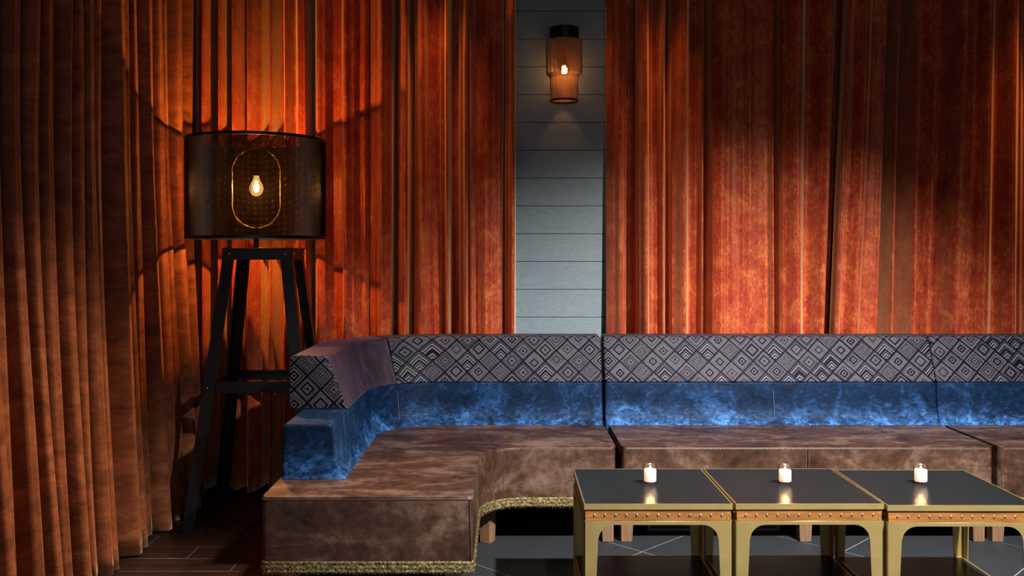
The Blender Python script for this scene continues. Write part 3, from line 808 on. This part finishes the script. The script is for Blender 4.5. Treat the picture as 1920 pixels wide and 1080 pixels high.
# ------------------------------------------------------------------ floor lamp
def wire_cyl(bm, cx, cy, z0, z1, rad, nv, nh, rw, a0=0.0, a1=2*PI, seg=96):
    full = abs(a1-a0-2*PI) < 1e-6
    for i in range(nv):
        a = lerp(a0, a1, (i+.5)/nv); x, y = cx+rad*math.cos(a), cy+rad*math.sin(a)
        vs = [[bm.verts.new((x+rw*math.cos(a+k*2*PI/4), y+rw*math.sin(a+k*2*PI/4), z)) for k in range(4)] for z in (z0, z1)]
        for k in range(4): bm.faces.new((vs[0][k], vs[0][(k+1) % 4], vs[1][(k+1) % 4], vs[1][k]))
    for j in range(nh):
        z = lerp(z0, z1, (j+.5)/nh); rings = []
        m = seg if full else int(seg*(a1-a0)/(2*PI))
        for i in range(m if full else m+1):
            a = lerp(a0, a1, i/m); c, s_ = math.cos(a), math.sin(a)
            rings.append([bm.verts.new((cx+(rad+q*rw)*c, cy+(rad+q*rw)*s_, z+w_*rw)) for q, w_ in ((1, 0), (0, 1), (-1, 0), (0, -1))])
        if full: rings.append(rings[0])
        for a_, b_ in zip(rings[:-1], rings[1:]):
            for k in range(4): bm.faces.new((a_[k], b_[k], b_[(k+1) % 4], a_[(k+1) % 4]))
def ring(bm, cx, cy, z, rad, hh, tt, n=96):
    lathe(bm, [(rad-tt, z-hh), (rad+tt, z-hh), (rad+tt, z+hh), (rad-tt, z+hh)], (cx, cy, 0), n, True)
LX, LY = -1.170, 4.385
lamp = thing('floor_lamp', 'tall floor lamp with black mesh drum shade on four splayed black steel legs', 'lamp', (LX, LY, 0), math.radians(2.7))
TS, BS, TZ, TB = 0.162, 0.305, 1.283, 1.228
def s_at(z): return lerp(BS, TS, z/TZ)
for sx in (-1, 1):
    for sy in (-1, 1):
        bm = bmesh.new(); rings = []
        for z in (0.0006, TB-.001+.04):
            c = s_at(z)-(0.0075 if z > 1 else 0); a = 0.054; t = 0.006
            L_ = [(c, c), (c-a, c), (c-a, c-t), (c-t, c-t), (c-t, c-a), (c, c-a)]
            rings.append([Vector((sx*p[0], sy*p[1], z)) for p in L_])
        loft(bm, rings); from_bm('leg', bm, M_STEEL, lamp, False)
bm = bmesh.new(); bbox(bm, -TS, TS, -TS, TS, TZ-.004, TZ, .0008, 1); from_bm('top_plate', bm, M_STEEL, lamp)
for q in range(4):
    bm = bmesh.new(); bbox(bm, -TS, TS-.006, -TS, -TS+.006, TB, TZ-.0041, .001, 1)
    o = from_bm('top_band', bm, M_STEEL, lamp); o.rotation_euler = (0, 0, q*PI/2)
    zb0, zb1 = 0.616, 0.667; sb = s_at(zb1)-.009
    bm = bmesh.new(); bbox(bm, -sb, sb, -sb, -sb+.005, zb0, zb1, .0008, 1); bbox(bm, -sb+.005, sb-.005, -sb+.005, -sb+.030, zb1-.005, zb1, 0.0005, 1)
    o = from_bm('cross_brace', bm, M_STEEL, lamp); o.rotation_euler = (0, 0, q*PI/2)
bm = bmesh.new(); lathe(bm, [(0.0001, .006), (.004, .0055), (.0065, .003), (.0075, 0), (.007, -.001)], (0, 0, 0), 14)
bmesh.ops.rotate(bm, verts=bm.verts[:], matrix=__import__('mathutils').Matrix.Rotation(PI/2, 3, 'X'))
bolt0 = None
for q in range(4):
    for (x, y, z) in ((-.128, -TS, 1.256), (.128, -TS, 1.256), (-s_at(.64)+.024, -s_at(.64)+.0005, .642), (s_at(.64)-.024, -s_at(.64)+.0005, .642)):
        c, s_ = math.cos(q*PI/2), math.sin(q*PI/2)
        if bolt0 is None: bolt0 = from_bm('bolt', bm, M_BRASSB, lamp); o = bolt0
        else: o = bolt0.copy(); COL.objects.link(o); o.parent = lamp
        o.location = (x*c-y*s_, x*s_+y*c, z); o.rotation_euler = (0, 0, q*PI/2)
CX, CY = -0.040, 0.0       # shade axis in lamp coordinates
bm = bmesh.new(); lathe(bm, [(.0125, TZ), (.0125, 1.375), (.009, 1.384), (.0001, 1.384)], (CX, CY, 0), 20); from_bm('pole', bm, M_STEEL, lamp)
# oval ring
rw, zc0, zc1 = 0.117, 1.379+.117, 1.766-.117
pts = [(CX+rw*math.cos(a), CY, zc1+rw*math.sin(a)) for a in [PI*i/24 for i in range(25)]]+[(CX-rw*math.cos(a), CY, zc0-rw*math.sin(a)) for a in [PI*i/24 for i in range(25)]]
bm = bmesh.new(); tube(bm, pts, 0.0044, 8, True); from_bm('oval_ring', bm, M_BRASSR, lamp)
bm = bmesh.new(); lathe(bm, [(.004, 1.764), (.004, 1.668), (.013, 1.664), (.013, 1.637), (.020, 1.635), (.020, 1.632), (.0001, 1.632)], (CX, CY, 0), 18); from_bm('socket', bm, M_STEEL, lamp)
bp = [(.0125, 1.632), (.0135, 1.622), (.020, 1.605), (.0295, 1.590), (.0335, 1.573), (.031, 1.555), (.021, 1.541), (.008, 1.5345), (.0001, 1.534)]
M_BULB = thin_glass('bulb_glass', (1.0, 0.9, 0.75), ((1.0, 0.50, 0.16), 1.6))
bm = bmesh.new(); lathe(bm, bp, (CX, CY, 0), 24); bulb = from_bm('bulb', bm, M_BULB, lamp)
M_FIL = emit('bulb_filament', (1.0, 0.46, 0.13), 5000)
bm = bmesh.new(); lathe(bm, [(.0001, 1.590), (.009, 1.586), (.0135, 1.576), (.011, 1.565), (.0001, 1.560)], (CX, CY, 0), 16)
fil = from_bm('filament', bm, M_FIL, bulb)
SR, SZ0, SZ1 = 0.328, 1.333, 1.800
shade = bpy.data.meshes.new('x')
bm = bmesh.new(); wire_cyl(bm, CX, CY, SZ0, SZ1, SR, 520, 118, 0.00100)
shade = from_bm('lamp_shade', bm, M_WIRE, lamp, False)
for z in (SZ0, SZ1):
    bm = bmesh.new(); ring(bm, CX, CY, z, SR, .007, .0025); o = from_bm('shade_rim', bm, M_STEEL, shade)
for an in (-40, 8, 56, 108, 160, 212, 264):
    a = math.radians(an-90); x, y = CX+(SR-.002)*math.cos(a), CY+(SR-.002)*math.sin(a)
    bm = bmesh.new(); tube(bm, [(x, y, SZ0), (x, y, SZ1)], .0018, 6); from_bm('shade_strut', bm, M_STEEL, shade)
for an in (30, 150, 270):
    a = math.radians(an); bm = bmesh.new(); tube(bm, [(CX, CY, SZ0+.012), (CX+SR*math.cos(a), CY+SR*math.sin(a), SZ0)], .0018, 6); from_bm('shade_spoke', bm, M_STEEL, shade)
# cable on the floor
cps = [(405, 1004), (340+45, 993.5), (408, 982.5), (430, 990), (450, 998.5), (488, 976), (520, 962)]
pts = []
wp = [floor_pt(a, b, 0.004) for a, b in cps]
for i in range(len(wp)-1):
    p0, p1, p2, p3 = wp[max(i-1, 0)], wp[i], wp[i+1], wp[min(i+2, len(wp)-1)]
    for q in range(8):
        t = q/8; pts.append(0.5*((2*p1)+(p2-p0)*t+(2*p0-5*p1+4*p2-p3)*t*t+(3*p1-p0-3*p2+p3)*t**3))
pts.append(wp[-1])
bm = bmesh.new(); tube(bm, pts, 0.0032, 6)
tag(from_bm('power_cable', bm, M_BLACK), 'thin black power cable curling over the floor between lamp legs and sofa', 'cable')

# ------------------------------------------------------------------ wall sconce
sx_ = px(1058, 4.87); SYC = 4.885
sc_ = thing('wall_sconce', 'dark woven mesh wall sconce glowing on the grey plank wall', 'lamp', (sx_, SYC, 2.082))
def zz(y): return H+(HY-y)*4.84/F-2.082
zt_, zb_ = zz(49), zz(187); ri = 0.084; ro = 0.104; o1, o0 = zz(74), zz(143)
bm = bmesh.new(); bbox(bm, -.05, .05, .0705, .0845, zb_+.03, zt_-.03, .004); bbox(bm, -.014, .014, .03, .072, o0+.05, o0+.078, .002); from_bm('back_plate', bm, M_STEEL, sc_)
bm = bmesh.new(); wire_cyl(bm, 0, -.005, zb_, zt_, ri-.01, 74, 56, 0.0015, seg=48); inner = from_bm('inner_shade', bm, M_CANE, sc_, False)
bm = bmesh.new(); ring(bm, 0, -.005, zb_, ri-.01, .005, .002, 48); from_bm('bottom_rim', bm, M_STEEL, inner)
bm = bmesh.new(); lathe(bm, [(ri-.012, o1+.004), (ri-.006, o1+.004), (ri-.004, zt_-.004), (ri-.010, zt_), (.0001, zt_), (.0001, zt_-.004), (ri-.014, zt_-.006)], (0, -.005, 0), 36, True); from_bm('top_cap', bm, M_STEEL, sc_)
bm = bmesh.new(); wire_cyl(bm, 0, -.005, o0+.018, o1, ro-.008, 76, 30, 0.0011, PI*0.98, PI*2.02, 64)
# tapered lower skirt of the outer shade
for i in range(76):
    a = lerp(PI*.98, PI*2.02, (i+.5)/76); c, s_ = math.cos(a), math.sin(a)
    tube(bm, [((ro-.008)*c, (ro-.008)*s_-.005, o0+.018), ((ri-.008)*c, (ri-.008)*s_-.005, o0-.004)], .0012, 3)
outer = from_bm('outer_shade', bm, M_CANE, sc_, False)
bm = bmesh.new(); ring(bm, 0, -.005, o1+.002, ri-.003, .0022, .0025, 48); from_bm('brass_ring', bm, M_BRASSB, sc_)
M_SB = emit('sconce_bulb_glow', (1.0, 0.46, 0.15), 130)
zbm = zz(128)
bm = bmesh.new(); lathe(bm, [(.0001, zbm-.024), (.012, zbm-.020), (.018, zbm-.006), (.016, zbm+.008), (.010, zbm+.022), (.0001, zbm+.024)], (0, -.005, 0), 16); from_bm('bulb', bm, M_SB, sc_)
bm = bmesh.new(); lathe(bm, [(.009, zbm+.0245), (.012, zbm+.03), (.012, zbm+.075), (.0001, zbm+.075)], (0, -.005, 0), 14); from_bm('socket', bm, M_STEEL, sc_)

# ------------------------------------------------------------------ black grille box under the middle sofa
vb = thing('vent_box', 'low black perforated metal box on the tiles under the middle sofa module', 'vent', (0.935, 4.16, 0))
hw_ = 0.30
bm = bmesh.new(); bbox(bm, -hw_, hw_, -.055, .09, .0006, .150, .004); from_bm('body', bm, M_BLACK, vb)
bm = bmesh.new()
for (a, b, c, d) in ((-hw_, hw_, .0008, .016), (-hw_, hw_, .134, .150), (-hw_, -hw_+.016, .016, .134), (hw_-.016, hw_, .016, .134)): bbox(bm, a, b, -.063, -.0552, c, d, .0015, 1)
from_bm('frame', bm, M_GRILLE, vb)
bm = bmesh.new()
for i in range(44):
    for j_ in range(9):
        x = -hw_+.028+i*(2*hw_-.056)/43; z = .026+j_*.0125; r = .0038
        vs = [bm.verts.new((x+r*math.cos(k*PI/3), -.0556, z+r*math.sin(k*PI/3))) for k in range(6)]
        ve = [bm.verts.new((x+r*.6*math.cos(k*PI/3), -.0580, z+r*.6*math.sin(k*PI/3))) for k in range(6)]
        for k in range(6): bm.faces.new((vs[k], vs[(k+1) % 6], ve[(k+1) % 6], ve[k]))
        bm.faces.new(ve)
o = from_bm('perforated_grille', bm, M_GRILLE, vb); o['kind'] = 'stuff'
